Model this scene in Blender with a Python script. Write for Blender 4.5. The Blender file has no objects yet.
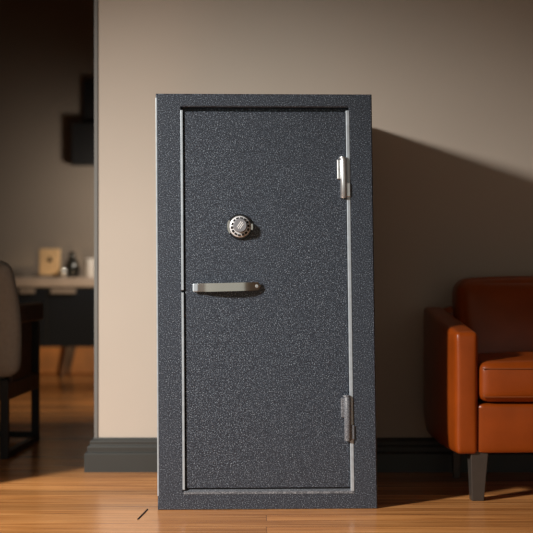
import bpy, bmesh, math, random
from mathutils import Vector, Matrix
random.seed(7)
S = bpy.context.scene
COL = S.collection
R = math.radians

# ------------------------------------------------------------------ camera, world, lights
cam_d = bpy.data.cameras.new('camera')
cam = bpy.data.objects.new('camera', cam_d); COL.objects.link(cam)
cam.location = (0, 0, 0.9); cam.rotation_euler = (R(90), 0, 0)
cam_d.sensor_width = 36; cam_d.lens = 1500 / 533 * 36
cam_d.shift_y = -6.5 / 533
cam_d.dof.use_dof = True; cam_d.dof.focus_distance = 5.41; cam_d.dof.aperture_fstop = 2.4
cam_d.clip_end = 60
S.camera = cam

w = bpy.data.worlds.new('world'); S.world = w; w.use_nodes = True
bg = w.node_tree.nodes['Background']
bg.inputs[0].default_value = (1.0, 0.96, 0.82, 1); bg.inputs[1].default_value = 0.37

def spot(name, loc, target, energy, color, size, angle, blend):
    l = bpy.data.lights.new(name, 'SPOT'); l.energy = energy; l.color = color
    l.shadow_soft_size = size; l.spot_size = R(angle); l.spot_blend = blend
    o = bpy.data.objects.new(name, l); COL.objects.link(o); o.location = loc
    o.rotation_euler = (Vector(target) - Vector(loc)).to_track_quat('-Z', 'Y').to_euler()
    return o

def area(name, loc, target, energy, color, sx, sy):
    l = bpy.data.lights.new(name, 'AREA'); l.energy = energy; l.color = color
    l.shape = 'RECTANGLE'; l.size = sx; l.size_y = sy
    o = bpy.data.objects.new(name, l); COL.objects.link(o); o.location = loc
    o.rotation_euler = (Vector(target) - Vector(loc)).to_track_quat('-Z', 'Y').to_euler()
    return o

# the ceiling spot in the front room, left of the camera
spot('ceiling_spot', (-3.8, 2.0, 2.80), (0.0, 6.4, -0.25), 2020, (1.0, 0.94, 0.86), 0.22, 46.5, 1.0)
# lamp in the back room, out of sight behind the partition
spot('sideboard_lamp', (-0.85, 11.0, 1.38), (-1.32, 11.94, 1.0), 33, (1.0, 0.88, 0.74), 0.10, 145, 1.0)
spot('skirting_fill', (-0.80, 8.0, 0.20), (-1.55, 11.9, 0.28), 170, (1.0, 0.72, 0.42), 0.06, 25, 1.0)  # added unseen fill that lights the skirting, no hearth there
spot('far_floor_fill', (-0.45, 9.2, 2.6), (-1.2, 9.3, 0.0), 80, (1.0, 0.84, 0.66), 0.08, 50, 1.0)  # added unseen fill for the far room's floor

S.view_settings.view_transform = 'Standard'
S.view_settings.look = 'None'
S.view_settings.exposure = 0.0
S.view_settings.gamma = 1.0
S.view_settings.use_curve_mapping = False

# ------------------------------------------------------------------ materials
def newmat(name):
    m = bpy.data.materials.new(name); m.use_nodes = True
    nt = m.node_tree
    return m, nt, nt.nodes['Principled BSDF']

def plain(name, col, rough=0.5, metal=0.0, spec=0.5, var=0.0, scale=8.0, bump=0.0, bscale=200.0):
    m, nt, b = newmat(name)
    b.inputs['Base Color'].default_value = (*col, 1)
    b.inputs['Roughness'].default_value = rough
    b.inputs['Metallic'].default_value = metal
    b.inputs['Specular IOR Level'].default_value = spec
    tc = nt.nodes.new('ShaderNodeTexCoord')
    if var:
        n = nt.nodes.new('ShaderNodeTexNoise'); n.inputs['Scale'].default_value = scale; n.inputs['Detail'].default_value = 4
        r = nt.nodes.new('ShaderNodeValToRGB')
        r.color_ramp.elements[0].position = .3; r.color_ramp.elements[1].position = .7
        r.color_ramp.elements[0].color = (*[c * (1 - var) for c in col], 1)
        r.color_ramp.elements[1].color = (*[min(1, c * (1 + var)) for c in col], 1)
        nt.links.new(tc.outputs['Object'], n.inputs['Vector'])
        nt.links.new(n.outputs['Fac'], r.inputs['Fac']); nt.links.new(r.outputs['Color'], b.inputs['Base Color'])
    if bump:
        n2 = nt.nodes.new('ShaderNodeTexNoise'); n2.inputs['Scale'].default_value = bscale; n2.inputs['Detail'].default_value = 3
        bp = nt.nodes.new('ShaderNodeBump'); bp.inputs['Strength'].default_value = bump; bp.inputs['Distance'].default_value = .002
        nt.links.new(tc.outputs['Object'], n2.inputs['Vector'])
        nt.links.new(n2.outputs['Fac'], bp.inputs['Height']); nt.links.new(bp.outputs['Normal'], b.inputs['Normal'])
    return m

def speckle(name, stops, rough=0.45, scale=300):
    m, nt, b = newmat(name)
    tc = nt.nodes.new('ShaderNodeTexCoord')
    n = nt.nodes.new('ShaderNodeTexNoise'); n.inputs['Scale'].default_value = scale
    n.inputs['Detail'].default_value = 1.5; n.inputs['Roughness'].default_value = .6
    r = nt.nodes.new('ShaderNodeValToRGB'); cr = r.color_ramp
    while len(cr.elements) < len(stops): cr.elements.new(.5)
    for e, (p, c) in zip(cr.elements, stops): e.position = p; e.color = (*c, 1)
    nt.links.new(tc.outputs['Object'], n.inputs['Vector'])
    nt.links.new(n.outputs['Fac'], r.inputs['Fac']); nt.links.new(r.outputs['Color'], b.inputs['Base Color'])
    bp = nt.nodes.new('ShaderNodeBump'); bp.inputs['Strength'].default_value = .35; bp.inputs['Distance'].default_value = .002
    nt.links.new(n.outputs['Fac'], bp.inputs['Height']); nt.links.new(bp.outputs['Normal'], b.inputs['Normal'])
    b.inputs['Roughness'].default_value = rough
    return m

def wood_floor():
    m, nt, b = newmat('oak_floor'); L = nt.links.new
    tc = nt.nodes.new('ShaderNodeTexCoord')
    br = nt.nodes.new('ShaderNodeTexBrick')
    br.offset = .37; br.offset_frequency = 2; br.squash = 1
    br.inputs['Color1'].default_value = (0, 0, 0, 1); br.inputs['Color2'].default_value = (1, 1, 1, 1)
    br.inputs['Mortar'].default_value = (.5, .5, .5, 1)
    br.inputs['Scale'].default_value = 1; br.inputs['Mortar Size'].default_value = .0009
    br.inputs['Mortar Smooth'].default_value = .3
    br.inputs['Brick Width'].default_value = 3.3; br.inputs['Row Height'].default_value = .115
    L(tc.outputs['Object'], br.inputs['Vector'])
    # stretched grain, shifted per plank
    mp = nt.nodes.new('ShaderNodeMapping'); mp.inputs['Scale'].default_value = (1.1, 26, 1)
    add = nt.nodes.new('ShaderNodeVectorMath'); add.operation = 'MULTIPLY_ADD'
    add.inputs[1].default_value = (7, 3, 5)
    L(br.outputs['Color'], add.inputs[0]); L(tc.outputs['Object'], add.inputs[2]); L(add.outputs[0], mp.inputs['Vector'])
    n = nt.nodes.new('ShaderNodeTexNoise'); n.inputs['Scale'].default_value = 1.6; n.inputs['Detail'].default_value = 6
    n.inputs['Roughness'].default_value = .6; n.inputs['Distortion'].default_value = .4
    L(mp.outputs['Vector'], n.inputs['Vector'])
    r = nt.nodes.new('ShaderNodeValToRGB'); cr = r.color_ramp
    cr.elements[0].position = .28; cr.elements[0].color = (.30, .112, .034, 1)
    cr.elements[1].position = .74; cr.elements[1].color = (.92, .48, .19, 1)
    e = cr.elements.new(.5); e.color = (.66, .30, .10, 1)
    L(n.outputs['Fac'], r.inputs['Fac'])
    mx = nt.nodes.new('ShaderNodeMix'); mx.data_type = 'RGBA'; mx.blend_type = 'MULTIPLY'
    mx.inputs[0].default_value = 1
    pr = nt.nodes.new('ShaderNodeValToRGB')
    pr.color_ramp.elements[0].color = (.66, .62, .58, 1); pr.color_ramp.elements[1].color = (1.3, 1.24, 1.16, 1)
    L(br.outputs['Color'], pr.inputs['Fac']); L(r.outputs['Color'], mx.inputs[6]); L(pr.outputs['Color'], mx.inputs[7])
    mm = nt.nodes.new('ShaderNodeMix'); mm.data_type = 'RGBA'; mm.inputs[7].default_value = (.07, .025, .01, 1)
    L(br.outputs['Fac'], mm.inputs[0]); L(mx.outputs[2], mm.inputs[6]); L(mm.outputs[2], b.inputs['Base Color'])
    b.inputs['Roughness'].default_value = .21
    bp = nt.nodes.new('ShaderNodeBump'); bp.inputs['Strength'].default_value = .12; bp.inputs['Distance'].default_value = .003
    L(n.outputs['Fac'], bp.inputs['Height']); L(bp.outputs['Normal'], b.inputs['Normal'])
    return m

M = {}
M['floor'] = wood_floor()
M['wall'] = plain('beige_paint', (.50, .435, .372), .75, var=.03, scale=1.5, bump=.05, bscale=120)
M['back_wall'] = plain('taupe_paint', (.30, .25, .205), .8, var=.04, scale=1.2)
M['ceiling'] = plain('ceiling_paint', (.55, .52, .48), .85)
M['trim'] = plain('charcoal_trim_paint', (.036, .038, .036), .45, var=.05, scale=5)
M['corner'] = plain('grey_corner_metal', (.16, .158, .15), .5)
M['skirting'] = plain('orange_wood_skirting', (.62, .25, .06), .45, var=.25, scale=4)
M['safe'] = speckle('charcoal_speckle_paint', [(.36, (.007, .010, .016)), (.50, (.026, .0335, .050)), (.60, (.068, .088, .122)), (.70, (.35, .42, .50))], .42)
M['safe_edge'] = speckle('light_speckle_and_lit_sill', [(.30, (.06, .066, .08)), (.55, (.15, .163, .19)), (.72, (.40, .42, .46))], .4)  # lower hinge colour; on the sill it paints the lit bevel
M['zinc'] = plain('zinc_metal', (.72, .75, .78), .32, metal=.85, var=.1, scale=60)
M['strip'] = plain('pale_edge_and_highlight', (.46, .53, .60), .35, metal=.3, var=.12, scale=40)  # door edge metal, also painted highlights on body edge and handle end
M['chrome'] = plain('chrome', (.86, .85, .83), .16, metal=1)
M['black'] = plain('black_gloss', (.008, .008, .009), .25)
M['gap'] = plain('black_gap', (.006, .006, .006), .8)
M['dialgrey'] = plain('dial_grey', (.78, .80, .84), .35, metal=.2)
M['white'] = plain('white_mark', (.75, .76, .78), .4)
M['knob'] = plain('knob_grey', (.27, .28, .31), .38, metal=.3, bump=.2, bscale=300)
M['leather'] = plain('tan_leather', (.265, .048, .004), .34, spec=.38, var=.12, scale=9, bump=.22, bscale=260)
M['stitch'] = plain('leather_seam', (.22, .055, .013), .5)
M['leg_metal'] = plain('dark_bronze_metal', (.065, .055, .048), .4, metal=.3, var=.08, scale=30)
M['linen'] = plain('grey_linen', (.37, .335, .29), .9, var=.06, scale=60, bump=.2, bscale=500)
M['darkwood'] = plain('dark_walnut', (.085, .044, .026), .45, var=.3, scale=14)
M['blackmetal'] = plain('black_metal', (.012, .013, .015), .45)
M['cabinet'] = plain('charcoal_cabinet', (.010, .012, .017), .75, spec=.15, var=.08, scale=4)
M['black_satin'] = plain('black_satin', (.010, .010, .011), .5)
M['counter'] = plain('pale_stone_counter', (.50, .405, .34), .5, var=.08, scale=12)
M['pull'] = plain('taupe_pull', (.30, .25, .22), .45, metal=.2)
M['palewood'] = plain('pale_wood', (.78, .52, .27), .5, var=.1, scale=18)
M['plinth'] = plain('grey_plinth', (.22, .19, .17), .6)
M['porcelain'] = plain('white_wax', (.72, .68, .64), .4)
M['darkglass'] = plain('dark_glass', (.02, .02, .018), .08)
M['silver'] = plain('silver', (.7, .68, .64), .2, metal=.9)

# ------------------------------------------------------------------ mesh helpers
def obj(name, bm, mat, parent=None, smooth=False, warp=None, angle=35):
    bmesh.ops.recalc_face_normals(bm, faces=bm.faces)
    if warp:
        for v in bm.verts: v.co = warp(v.co)
    me = bpy.data.meshes.new(name); bm.to_mesh(me); bm.free()
    me.materials.append(mat)
    o = bpy.data.objects.new(name, me); COL.objects.link(o)
    if parent: o.parent = parent
    if smooth:
        for p in me.polygons: p.use_smooth = True
        me.set_sharp_from_angle(angle=R(angle))
    return o

def thing(name, label, cat, loc=(0, 0, 0), rotz=0, group=None):
    o = bpy.data.objects.new(name, None); COL.objects.link(o)
    o.location = loc; o.rotation_euler = (0, 0, rotz); o.empty_display_size = .1
    return tag(o, label, cat, group)

def tag(o, label, cat, group=None):
    o['label'] = label; o['category'] = cat
    if group: o['group'] = group
    return o

def struct(name, bm, mat, **k):
    o = obj(name, bm, mat, **k); o['kind'] = 'structure'; return o

def join(dst, src):
    me = bpy.data.meshes.new('tmp'); src.to_mesh(me); src.free(); dst.from_mesh(me); bpy.data.meshes.remove(me)

def box(bm, x0, x1, y0, y1, z0, z1, bev=0, seg=2):
    t = bmesh.new()
    bmesh.ops.create_cube(t, size=1)
    for v in t.verts:
        v.co = Vector(((x0 + x1) / 2 + v.co.x * (x1 - x0), (y0 + y1) / 2 + v.co.y * (y1 - y0), (z0 + z1) / 2 + v.co.z * (z1 - z0)))
    if bev: bmesh.ops.bevel(t, geom=t.edges[:], offset=bev, segments=seg, profile=.5, affect='EDGES')
    join(bm, t)

def hexa(bm, bot, top, bev=0, seg=2):
    """Prism between two quads given as four points each."""
    t = bmesh.new()
    a = [t.verts.new(p) for p in bot]; b = [t.verts.new(p) for p in top]
    t.faces.new(a[::-1]); t.faces.new(b)
    for i in range(4): t.faces.new((a[i], a[(i + 1) % 4], b[(i + 1) % 4], b[i]))
    bmesh.ops.recalc_face_normals(t, faces=t.faces)
    if bev: bmesh.ops.bevel(t, geom=t.edges[:], offset=bev, segments=seg, profile=.5, affect='EDGES')
    join(bm, t)

def bar(bm, p0, p1, w, d, bev=.003):
    """Rectangular bar from p0 to p1."""
    p0, p1 = Vector(p0), Vector(p1); ax = (p1 - p0).normalized()
    u = ax.orthogonal().normalized() if abs(ax.z) < .7 else ax.cross(Vector((0, 1, 0))).normalized()
    if abs(ax.z) < .7: u = ax.cross(Vector((0, 0, 1))).normalized()
    v = ax.cross(u)
    q = lambda p: [p + u * sx * w / 2 + v * sy * d / 2 for sx, sy in ((-1, -1), (1, -1), (1, 1), (-1, 1))]
    hexa(bm, q(p0), q(p1), bev)

def lathe(bm, prof, n=48, center=(0, 0, 0), axis='Z'):
    t = bmesh.new(); rings = []
    for r, h in prof:
        if r < 1e-6: rings.append([t.verts.new((0, 0, h))])
        else: rings.append([t.verts.new((r * math.cos(2 * math.pi * i / n), r * math.sin(2 * math.pi * i / n), h)) for i in range(n)])
    for A, B in zip(rings, rings[1:]):
        for i in range(n):
            j = (i + 1) % n
            if len(A) == 1 and len(B) == 1: continue
            if len(A) == 1: t.faces.new((A[0], B[i], B[j]))
            elif len(B) == 1: t.faces.new((A[i], A[j], B[0]))
            else: t.faces.new((A[i], A[j], B[j], B[i]))
    if axis == '-Y':
        for v in t.verts: v.co = Vector((v.co.x, -v.co.z, v.co.y))
    for v in t.verts: v.co += Vector(center)
    join(bm, t)

def cushion(bm, c, size, r, puff=(0, 0, 0), n=14, fn=None):
    """Rounded upholstered block; puff swells each pair of faces."""
    t = bmesh.new(); bmesh.ops.create_cube(t, size=2)
    bmesh.ops.subdivide_edges(t, edges=t.edges[:], cuts=n, use_grid_fill=True)
    h = Vector(size) / 2
    for v in t.verts:
        u = v.co.copy()
        # push grid lines towards the edges so the rounding has vertices
        e = Vector([math.copysign(1 - (1 - abs(a)) ** 1.6, a) for a in u])
        p = Vector([e[i] * h[i] for i in range(3)])
        inner = Vector([max(-(h[i] - r), min(h[i] - r, p[i])) for i in range(3)])
        d = p - inner
        if d.length > 1e-9: p = inner + d.normalized() * r if max(abs(x) for x in u) > .999 else p
        s = [1 - e[i] ** 2 for i in range(3)]
        p.x += e.x * puff[0] * s[1] * s[2]; p.y += e.y * puff[1] * s[0] * s[2]; p.z += e.z * puff[2] * s[0] * s[1]
        v.co = Vector(c) + p
        if fn: v.co = fn(v.co)
    join(bm, t)

def tube(bm, pts, r, n=8):
    t = bmesh.new(); pts = [Vector(p) for p in pts]; rings = []
    for i, p in enumerate(pts):
        ax = (pts[min(i + 1, len(pts) - 1)] - pts[max(i - 1, 0)]).normalized()
        u = ax.orthogonal().normalized(); v = ax.cross(u)
        if rings:
            u = (pu - ax * pu.dot(ax)).normalized(); v = ax.cross(u)
        pu = u
        rings.append([t.verts.new(p + (u * math.cos(a) + v * math.sin(a)) * r) for a in [2 * math.pi * k / n for k in range(n)]])
    for A, B in zip(rings, rings[1:]):
        for k in range(n): t.faces.new((A[k], A[(k + 1) % n], B[(k + 1) % n], B[k]))
    t.faces.new(rings[0][::-1]); t.faces.new(rings[-1])
    join(bm, t)

# ------------------------------------------------------------------ the setting
WY = 6.40          # face of the beige partition
WX = -0.731        # its free end
BY = 11.94         # back wall of the far room
b = bmesh.new(); box(b, -4.3, 3.6, -0.6, 12.1, -.05, 0); struct('floor', b, M['floor'])
b = bmesh.new(); box(b, -4.3, 3.6, -0.6, 12.1, 3.0, 3.05); struct('ceiling', b, M['ceiling'])
b = bmesh.new(); box(b, WX, 3.6, WY, WY + .12, 0, 3.0); struct('wall_partition', b, M['wall'])
b = bmesh.new(); box(b, -4.3, -1.64, WY, WY + .12, 0, 3.0); struct('wall_blocker_left', b, M['wall'])  # unseen wall, added to block the ceiling spot from the far room
b = bmesh.new(); box(b, -1.64, WX, WY, WY + .12, 2.12, 3.0); struct('wall_lintel_blocker', b, M['wall'])  # unseen lintel, added to limit light entering the far room
# added unseen open door leaf, keeps the ceiling spot off the far room
b = bmesh.new()
hexa(b, [(-1.64, 6.40, .01), (-1.40, 5.56, .01), (-1.44, 5.549, .01), (-1.68, 6.389, .01)], [(-1.64, 6.40, 2.1), (-1.40, 5.56, 2.1), (-1.44, 5.549, 2.1), (-1.68, 6.389, 2.1)], .003)
struct('door_blocker', b, M['trim'])
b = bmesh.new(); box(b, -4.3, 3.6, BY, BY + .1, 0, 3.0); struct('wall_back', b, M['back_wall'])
b = bmesh.new(); box(b, -4.4, -4.3, -0.6, 12.1, 0, 3.0); struct('wall_left', b, M['wall'])
b = bmesh.new(); box(b, 3.6, 3.7, -0.6, 12.1, 0, 3.0); struct('wall_right', b, M['wall'])
# corner strip on the free end of the partition
b = bmesh.new(); box(b, WX - .004, WX + .012, WY - .006, WY + .126, .12, 3.0, .002); struct('trim_1', b, M['corner'])

def baseboard(name, path):
    """Stepped moulding swept round the end of the wall (path points on the wall face, mitred)."""
    prof = [(0, 0), (.042, 0), (.042, .076), (.039, .081), (.032, .083), (.030, .086), (.031, .104), (.028, .110), (.021, .112), (.020, .115), (.021, .126), (.018, .132), (.009, .136), (.006, .143), (0, .143)]
    t = bmesh.new(); rings = []
    for i, p in enumerate(path):
        d0 = (Vector(path[i]) - Vector(path[i - 1])).normalized() if i else None
        d1 = (Vector(path[i + 1]) - Vector(path[i])).normalized() if i + 1 < len(path) else None
        nrm = lambda d: Vector((d.y, -d.x))
        if d0 is None: off = nrm(d1)
        elif d1 is None: off = nrm(d0)
        else: off = nrm(d0) + nrm(d1)
        rings.append([t.verts.new((p[0] + off.x * q, p[1] + off.y * q, z)) for q, z in prof])
    for A, B in zip(rings, rings[1:]):
        for k in range(len(prof)): t.faces.new((A[k], A[(k + 1) % len(prof)], B[(k + 1) % len(prof)], B[k]))
    t.faces.new(rings[0]); t.faces.new(rings[-1][::-1])
    return struct(name, t, M['trim'])
baseboard('baseboard_partition', [(WX, WY + .12), (WX, WY), (3.6, WY)])
b = bmesh.new(); box(b, -4.3, 3.6, BY - .018, BY, 0, .30, .004); struct('baseboard_back', b, M['skirting'])

# ------------------------------------------------------------------ the safe
K = 277.0
def warp(p):
    f = p.z / 1.5
    return Vector((p.x * (1 - .018 * f) - 4 / K * f, p.y, p.z))
def ux(px, py):
    z = .9 - (py - 260) / K; f = z / 1.5
    return (px - (268 - 4 * f)) / K / (1 - .018 * f)
def uz(py): return .9 - (py - 260) / K

safe = thing('gun_safe', 'tall charcoal speckled steel safe standing on the wooden floor', 'safe', (.0054, 5.415, 0), R(2.0))
HW, HT, DEP = .397, 1.4993, .86
ox0, ox1, oz0, oz1 = -.308, .3165, .058, 1.456      # opening of the front frame
dx0, dx1, dz0, dz1 = -.2935, .2985, .0765, 1.436     # door leaf
t = bmesh.new()
def ring(x0, x1, z0, z1, y): return [t.verts.new(p) for p in ((x0, y, z0), (x1, y, z0), (x1, y, z1), (x0, y, z1))]
e = .004
rs = [ring(-HW + e, HW - e, e, HT - e, DEP), ring(-HW, HW, 0, HT, DEP - e), ring(-HW, HW, 0, HT, e), ring(-HW + e, HW - e, e * .4, HT - e, 0),
      ring(ox0, ox1, oz0, oz1, 0), ring(ox0 + .004, ox1 - .004, oz0 + .006, oz1 - .004, .004), ring(ox0 + .006, ox1 - .006, oz0 + .010, oz1 - .005, .045)]
for A, B in zip(rs, rs[1:]):
    for k in range(4): t.faces.new((A[k], A[(k + 1) % 4], B[(k + 1) % 4], B[k]))
t.faces.new(rs[0][::-1]); t.faces.new(rs[-1])
obj('body', t, M['safe'], safe, warp=warp)

b = bmesh.new(); box(b, dx0, dx1, .007, .044, dz0, dz1, .0025)
door = obj('door', b, M['safe'], safe, warp=warp)
b = bmesh.new(); box(b, -HW - .001, -HW + .0045, -.0008, .02, .05, 1.485, .001)  # pale strip paints the highlight along the left front edge
o = obj('edge_highlight', b, M['strip'], safe, warp=warp); o['label'] = 'left front edge with its highlight painted pale'
# pale metal edge at the lock side (two runs with a small break) and at the hinge side
sx = -.3030
b = bmesh.new()
box(b, sx - .0042, sx + .0038, -.0012, .03, .072, uz(292.5), .001)
box(b, sx - .0042, sx + .0038, -.0012, .03, uz(290.0), 1.440, .001)
o = obj('door_edge', b, M['strip'], safe, warp=warp); o['label'] = 'pale metal edge left of the door'
b = bmesh.new(); box(b, .3005, .3135, -.0015, .03, .064, 1.441, .002)
o = obj('door_edge', b, M['strip'], safe, warp=warp); o['label'] = 'pale metal edge on the hinge side'
b = bmesh.new()  # lighter colour puts the lit bevel face into the sill
hexa(b, [(ox0 + .004, 0, .056), (ox1 - .004, 0, .056), (ox1 - .004, .03, .056), (ox0 + .004, .03, .056)],
     [(ox0 + .004, .0005, .064), (ox1 - .004, .0005, .064), (ox1 - .004, .03, .0755), (ox0 + .004, .03, .0755)])
for v in b.verts: v.co.y -= .002
o = obj('sill', b, M['safe_edge'], safe, warp=warp); o['label'] = 'sill below the door, lit bevel painted lighter'

def hinge(px_x, y_top, y_bot, mat, sub):
    zt, zb = uz(y_top), uz(y_bot); hx = px_x
    b = bmesh.new(); lathe(b, [(0, zb), (.0115, zb), (.0125, zb + .002), (.0125, zt - .002), (.0115, zt), (0, zt)], 28, (hx, -.004, 0))
    h = obj('hinge', b, mat, safe, smooth=True, warp=warp)
    b = bmesh.new(); box(b, hx - .0235, hx - .008, -.008, .008, zt - .075, zt - .003, .003)
    obj('hinge_leaf', b, sub, h, warp=warp)
    b = bmesh.new(); box(b, hx + .008, hx + .0245, -.007, .003, zb + .004, zb + .056, .003)
    obj('hinge_leaf', b, sub, h, warp=warp)
    b = bmesh.new(); lathe(b, [(0, zt - .001), (.0105, zt - .001), (.0135, zt + .001), (.0125, zt + .006), (0, zt + .008)], 24, (hx - .003, -.004, 0))
    obj('pin_cap', b, sub, h, smooth=True, warp=warp)
hinge(.289, 158.5, 198, M['zinc'], M['zinc'])
hinge(.292, 397, 441, M['safe_edge'], M['safe_edge'])

# combination dial
dcx, dcz = ux(240.1, 226.8), uz(226.8)
C0 = (dcx, .007, dcz)
b = bmesh.new(); lathe(b, [(0, 0), (.046, 0), (.0465, .004), (.0445, .010), (0, .010)], 56, C0, '-Y')
dial = obj('combination_dial', b, M['black'], safe, smooth=True, warp=warp)
for a0, a1 in ((150, 212), (-14, 14)):
    b = bmesh.new(); n = 12; A = []
    for i in range(n + 1):
        a = R(a0 + (a1 - a0) * i / n)
        A.append([b.verts.new((dcx + r * math.cos(a), y, dcz + r * math.sin(a))) for r, y in ((.0405, -.004), (.0405, -.008), (.0465, -.008), (.0485, -.002))])
    for P, Q in zip(A, A[1:]):
        for k in range(4): b.faces.new((P[k], P[(k + 1) % 4], Q[(k + 1) % 4], Q[k]))
    b.faces.new(A[0]); b.faces.new(A[-1][::-1])
    obj('chrome_clip', b, M['chrome'], dial, warp=warp)
b = bmesh.new(); lathe(b, [(0, .009), (.039, .009), (.0395, .012), (.0372, .020), (.030, .0235), (0, .0235)], 56, C0, '-Y')
obj('dial_ring', b, M['dialgrey'], dial, smooth=True, warp=warp)
b = bmesh.new()
for k in range(14):
    a = 2 * math.pi * k / 14 + .1
    q = bmesh.new(); box(q, .0272, .0345, -.0046, .0046, -.0012, .0022)
    rot = Matrix.Rotation(a, 4, 'Z')
    for v in q.verts:
        p = rot @ v.co; v.co = Vector((C0[0] + p.x, C0[1] - .0232 - p.z, C0[2] + p.y))
    join(b, q)
obj('dial_mark', b, M['gap'], dial, warp=warp)
b = bmesh.new(); lathe(b, [(0, .022), (.0262, .022), (.0258, .030), (.0245, .044), (.022, .0465), (0, .0465)], 40, (C0[0], C0[1], C0[2] + .004), '-Y')
obj('knob', b, M['knob'], dial, smooth=True, warp=warp)
b = bmesh.new()
for off, ln in ((-.005, .026), (.001, .030), (.007, .022)):
    q = bmesh.new(); box(q, off - .0016, off + .0016, -.0006, .0012, -ln / 2, ln / 2, .0004, 1)
    rot = Matrix.Rotation(R(35), 4, 'Y')
    for v in q.verts: v.co = rot @ v.co + Vector((C0[0] + .0, C0[1] - .0472, C0[2] + .005))
    join(b, q)
obj('knob_ridge', b, M['white'], dial, warp=warp)

# chrome strap handle
hx0, hx1, hz = ux(193.6, 287), ux(260.4, 286), uz(286.9)
b = bmesh.new(); n = 28; A = []; hh = .0150
for i in range(n + 1):
    f = i / n; x = hx0 + (hx1 - hx0) * f
    y = -.006 - .030 * (1 - abs(2 * f - 1) ** 2.2)
    endr = min(1, math.sqrt(max(0, 1 - (max(0, (f - .955)) / .045) ** 2)) + .25) if f > .955 else min(1, .75 + f * 9)
    z = hz + .006 * f - .003
    h2 = hh * endr
    A.append([b.verts.new(p) for p in ((x, y, z - h2), (x, y, z + h2), (x, y + .008, z + h2), (x, y + .008, z - h2))])
for P, Q in zip(A, A[1:]):
    for k in range(4): b.faces.new((P[k], P[(k + 1) % 4], Q[(k + 1) % 4], Q[k]))
b.faces.new(A[0]); b.faces.new(A[-1][::-1])
bmesh.ops.recalc_face_normals(b, faces=b.faces)
bmesh.ops.bevel(b, geom=[ed for ed in b.edges if abs((ed.verts[0].co - ed.verts[1].co).x) > .003], offset=.002, segments=2, affect='EDGES')
hd = obj('handle', b, M['chrome'], safe, smooth=True, warp=warp)
for x, zz in ((hx0 + .010, hz - .002), (hx1 - .012, hz + .002)):
    b = bmesh.new(); lathe(b, [(0, 0), (.0135, 0), (.0125, .003), (.0095, .006), (.0095, .014), (0, .014)], 24, (x, .007, zz), '-Y')
    obj('mount', b, M['chrome'], hd, smooth=True, warp=warp)
b = bmesh.new(); box(b, hx0 - .003, hx0 + .018, -.0155, -.002, hz - .0175, hz + .0125, .004)  # pale block paints the highlight on the handle's left end
o = obj('end_highlight', b, M['strip'], hd, warp=warp); o['label'] = 'handle end with its highlight painted white'
b = bmesh.new(); lathe(b, [(0, 0), (.0065, 0), (.006, .002), (0, .0028)], 20, (hx1 - .014, -.0055, hz + .003), '-Y')
for v in b.verts: v.co.y -= .008
obj('rivet', b, M['zinc'], hd, smooth=True, warp=warp)

# ------------------------------------------------------------------ leather armchair
AC = (.708, 5.565, 0)
arm = thing('leather_armchair', 'tan leather armchair with tapered legs against the wall right of the safe', 'armchair', AC, R(4.6))
W, D = .90, .69
AT = .080
def arm_fn(side):
    def fn(p):
        # height grows to the rear; lower outer edge tucks in; slight outward swell behind the front
        f = max(0, min(1, p.y / D))
        k = (p.z - .178) / (.632 - .178)
        z = p.z + .075 * f * max(0, k)
        tuck = .012 * max(0, (.28 - p.z) / .1) ** 2 * (.3 + f)
        sw = -.018 * math.sin(math.pi * min(1, f * .9 + .1)) 
        o = (tuck + sw) * max(0, 1 - (p.x if side < 0 else W - p.x) / AT)
        return Vector((p.x + o if side < 0 else p.x - o, p.y, z))
    return fn
for side in (-1, 1):
    cx = AT / 2 if side < 0 else W - AT / 2
    b = bmesh.new(); cushion(b, (cx, D / 2, (.178 + .632) / 2), (AT, D, .454), .017, (.004, .004, .004), 18, arm_fn(side))
    a = obj('arm', b, M['leather'], arm, smooth=True, angle=60)
    x_ = .006 if side < 0 else W - .006
    b = bmesh.new(); tube(b, [(x_, .008, .20 + .412 * i / 20) for i in range(21)], .0028)
    obj('piping', b, M['leather'], a, smooth=True)
b = bmesh.new(); cushion(b, (W / 2, .006 + (D - .04) / 2, .272), (W - 2 * AT + .006, D - .04, .186), .014, (0, .006, 0), 10)
obj('seat_base', b, M['leather'], arm, smooth=True, angle=60)
b = bmesh.new(); cushion(b, (W / 2, .250, .447), (W - 2 * AT - .010, .53, .150), .032, (.004, .012, .018), 16)
sc = obj('seat_cushion', b, M['leather'], arm, smooth=True, angle=60)
b = bmesh.new()
x0, x1 = AT + .012, W - AT - .012
tube(b, [(x0 + (x1 - x0) * i / 24, -.0155 - .010 * (1 - (2 * i / 24 - 1) ** 2), .497) for i in range(25)], .0022)
tube(b, [(x0 + (x1 - x0) * i / 24, -.0155 - .010 * (1 - (2 * i / 24 - 1) ** 2), .392) for i in range(25)], .0022)
obj('seam', b, M['stitch'], sc, smooth=True)
def lean(p): return Vector((p.x, p.y + (p.z - .45) * .22, p.z))
b = bmesh.new(); cushion(b, (W / 2, .535, .638), (W - 2 * AT - .075, .17, .37), .055, (.01, .03, .012), 16, lean)
obj('back_cushion', b, M['leather'], arm, smooth=True, angle=60)
b = bmesh.new(); cushion(b, (W / 2, D - .045, .46), (W - 2 * AT + .02, .09, .50), .03, (0, 0, 0), 8)
obj('back_frame', b, M['leather'], arm, smooth=True, angle=60)
def leg(cx, cy, h, wt, wb, lean_x=0):
    b = bmesh.new()
    q = lambda x, y, w, z: [(x - w / 2, y - w / 2, z), (x + w / 2, y - w / 2, z), (x + w / 2, y + w / 2, z), (x - w / 2, y + w / 2, z)]
    hexa(b, q(cx + lean_x, cy, wb, 0), q(cx, cy, wt, h), .003)
    return b
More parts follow.
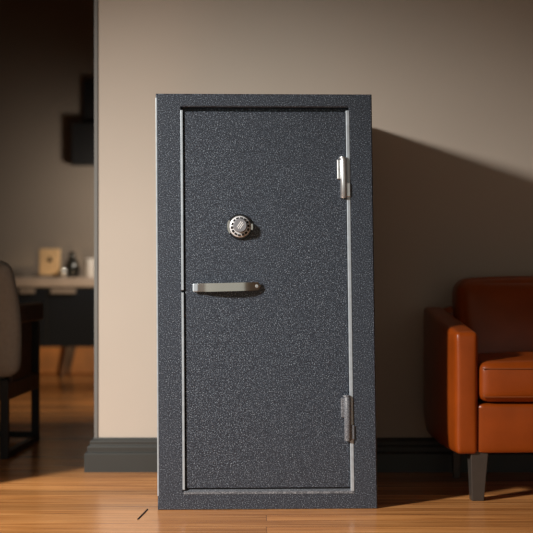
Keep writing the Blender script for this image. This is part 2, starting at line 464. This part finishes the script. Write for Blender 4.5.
for cx, cy, lx in ((.088, .05, -.004), (W - .088, .05, .004), (.125, D - .07, 0), (W - .125, D - .07, 0)):
    obj('leg', leg(cx, cy, .19, *((.068, .046) if cy < .1 else (.038, .028)), lx), M['leg_metal'], arm)

# ------------------------------------------------------------------ dining chair in the doorway
P1, P2 = Vector((-1.185, 6.79, 0)), Vector((-1.146, 7.44, 0))
ang = math.atan2(P2.x - P1.x, P2.y - P1.y)
ch = thing('dining_armchair', 'grey upholstered chair with dark wood arms and a black sled frame', 'chair', P1, -ang)
L, CW = (P2 - P1).length, .56      # local: x=0 right side, y=0 rear, chair faces +y
for x in (0, -CW):
    for y in (0, L):
        b = bmesh.new(); bar(b, (x, y, 0), (x, y, .36 if y == 0 else .60), .036, .036); obj('leg', b, M['blackmetal'], ch)
    b = bmesh.new(); bar(b, (x, .018, .016), (x, L - .018, .016), .032, .030); obj('runner', b, M['blackmetal'], ch)
    b = bmesh.new()
    box(b, x - .03, x + .035, .02, L + .035, .605, .69, .008)
    obj('arm', b, M['darkwood'], ch)
    b = bmesh.new(); box(b, x - .012, x + .012, .10, L - .14, .33, .61, .004); obj('side_panel', b, M['darkwood'], ch)
b = bmesh.new(); bar(b, (0, L, .035), (-CW, L, .035), .03, .03); obj('stretcher', b, M['blackmetal'], ch)
b = bmesh.new(); box(b, -CW - .02, .02, -.015, L + .012, .265, .345, .008); obj('seat_frame', b, M['darkwood'], ch)
b = bmesh.new(); cushion(b, (-CW / 2, L / 2 + .06, .405), (CW - .03, L - .10, .13), .04, (0, 0, .015), 10); obj('seat', b, M['linen'], ch, smooth=True, angle=60)
def backfn(p):
    z = p.z; k = max(0, min(1, (z - .36) / .52))
    return Vector((p.x + (.012 * math.sin(k * math.pi)) - .030 * k * k, p.y - .05 * k, z + .02 * math.sin((p.x + CW / 2) * 3)))
b = bmesh.new(); cushion(b, (-CW / 2 + .015, -.02, .62), (CW + .11, .13, .52), .05, (.006, .02, .01), 14, backfn)
obj('backrest', b, M['linen'], ch, smooth=True, angle=60)

# ------------------------------------------------------------------ sideboard in the far room
SY = 11.45
sb = thing('sideboard', 'low charcoal sideboard with pale top along the far wall', 'sideboard', (-1.75, SY, 0))
x0, x1 = -.72, .55
b = bmesh.new(); box(b, x0, x1, .012, .44, .236, .694, .003); obj('carcass', b, M['blackmetal'], sb)
b = bmesh.new(); box(b, x0 - .015, x1 + .015, -.02, .455, .694, .765, .006); obj('top', b, M['counter'], sb)
edges = [x0 + .01, .075, x1 - .01]
for xa, xb in zip(edges, edges[1:]):
    b = bmesh.new(); box(b, xa + .004, xb - .004, -.010, .012, .242, .680, .003)
    d = obj('door', b, M['cabinet'], sb)
    if xa < 0: ha, hb = -.135, -.015
    else: ha, hb = .105, .295
    b = bmesh.new(); box(b, ha, hb, -.030, -.010, .645, .682, .004); obj('pull', b, M['pull'], d)
for lx, s in ((.235, -1), (-.60, -1), (.50, 1)):
    for ly in (.05, .38):
        b = bmesh.new()
        hexa(b, [(lx + s * .05 - .011, ly - .011, 0), (lx + s * .05 + .011, ly - .011, 0), (lx + s * .05 + .011, ly + .011, 0), (lx + s * .05 - .011, ly + .011, 0)],
             [(lx - .02, ly - .02, .238), (lx + .02, ly - .02, .238), (lx + .02, ly + .02, .238), (lx - .02, ly + .02, .238)], .003)
        obj('leg', b, M['darkwood'], sb)

def at(px, py, Y): return Vector(((px - 266.5) * Y / 1500, Y, .9 - (py - 260) * Y / 1500))
TZ = .765
p = at(49.3, 260, SY + .12)
wb = thing('wooden_box', 'pale wooden block with a dark leaf mark on the sideboard', 'ornament', (p.x, SY + .12, TZ))
b = bmesh.new(); box(b, -.085, .085, -.01, .07, 0, .016, .003); obj('plinth', b, M['plinth'], wb)
b = bmesh.new(); box(b, -.078, .078, 0, .06, .016, .222, .006); obj('block', b, M['palewood'], wb)
b = bmesh.new()
for a, l in ((0, .034), (45, .028), (-45, .028), (90, .02), (-90, .02)):
    q = bmesh.new()
    vs = [q.verts.new(v) for v in ((0, 0, -.004), (.009, 0, l * .5), (0, 0, l), (-.009, 0, l * .5))]
    vt = [q.verts.new(v.co + Vector((0, -.003, 0))) for v in vs]
    q.faces.new(vs); q.faces.new(vt[::-1])
    for k in range(4): q.faces.new((vs[k], vs[(k + 1) % 4], vt[(k + 1) % 4], vt[k]))
    rm = Matrix.Rotation(R(a), 4, 'Y')
    for v in q.verts: v.co = rm @ v.co + Vector((.004, 0, .128))
    join(b, q)
obj('leaf_mark', b, M['gap'], wb)

p = at(72, 260, SY + .20)
b = bmesh.new(); lathe(b, [(0, 0), (.045, 0), (.060, .03), (.062, .075), (.045, .125), (.024, .155), (.022, .185), (.028, .195), (.020, .195), (.016, .15), (0, .14)], 40)
v = obj('vase', b, M['darkglass'], smooth=True); v.location = (p.x, SY + .20, TZ)
tag(v, 'round dark glass vase on the sideboard between wooden block and white candle', 'vase')
p = at(63, 260, SY + .08)
b = bmesh.new(); lathe(b, [(0, 0), (.022, 0), (.030, .012), (.034, .035), (.030, .058), (.022, .07), (.018, .07), (.026, .05), (.028, .03), (0, .01)], 36)
v = obj('tealight_cup', b, M['silver'], smooth=True); v.location = (p.x, SY + .08, TZ)
tag(v, 'small round silver cup beside the pale wooden block', 'cup')
p = at(89.5, 260, SY + .10)
cd = thing('pillar_candle', 'white pillar candle on the sideboard near the beige wall corner', 'candle', (p.x, SY + .10, TZ))
b = bmesh.new(); lathe(b, [(0, 0), (.038, 0), (.040, .004), (.040, .142), (.037, .146), (.030, .142), (0, .140)], 40); obj('wax', b, M['porcelain'], cd, smooth=True)
b = bmesh.new(); tube(b, [(0, 0, .138), (.001, 0, .150), (.004, 0, .158)], .0015); obj('wick', b, M['gap'], cd)

# black cabinets on the far wall
def wall_unit(name, label, px0, px1, py0, py1, d):
    Yf = BY - d; a, c = at(px0, py1, Yf), at(px1, py0, Yf)
    t_ = thing(name, label, 'wall cabinet', ((a.x + c.x) / 2, BY, a.z))
    hw, h = (c.x - a.x) / 2, c.z - a.z
    b = bmesh.new(); box(b, -hw, hw, -d + .02, 0, 0, h, .003); obj('carcass', b, M['blackmetal'], t_)
    b = bmesh.new(); box(b, -hw + .002, hw - .002, -d, -d + .018, .004, h - .004, .004); obj('door', b, M['black_satin'], t_)
wall_unit('wall_cabinet', 'black boxy wall cabinet, the lower deeper one by the corner strip', 71, 112, 122, 165, .12)
wall_unit('wall_cabinet', 'narrow black wall cabinet mounted above the deeper lower one', 83, 112, 80, 122.0, .06)

# dark sliver lying on the floorboards
p = Vector(((142 - 266.5) / 1500 * 5.25, 5.25, 0))
b = bmesh.new(); hexa(b, [(-.013, -.05, 0), (-.008, -.05, 0), (.009, .16, 0), (.004, .16, 0)], [(-.012, -.048, .003), (-.009, -.048, .003), (.008, .158, .003), (.005, .158, .003)])
v = obj('wood_splinter', b, M['gap']); v.location = p
tag(v, 'thin dark splinter on the floorboards left of the safe', 'splinter')
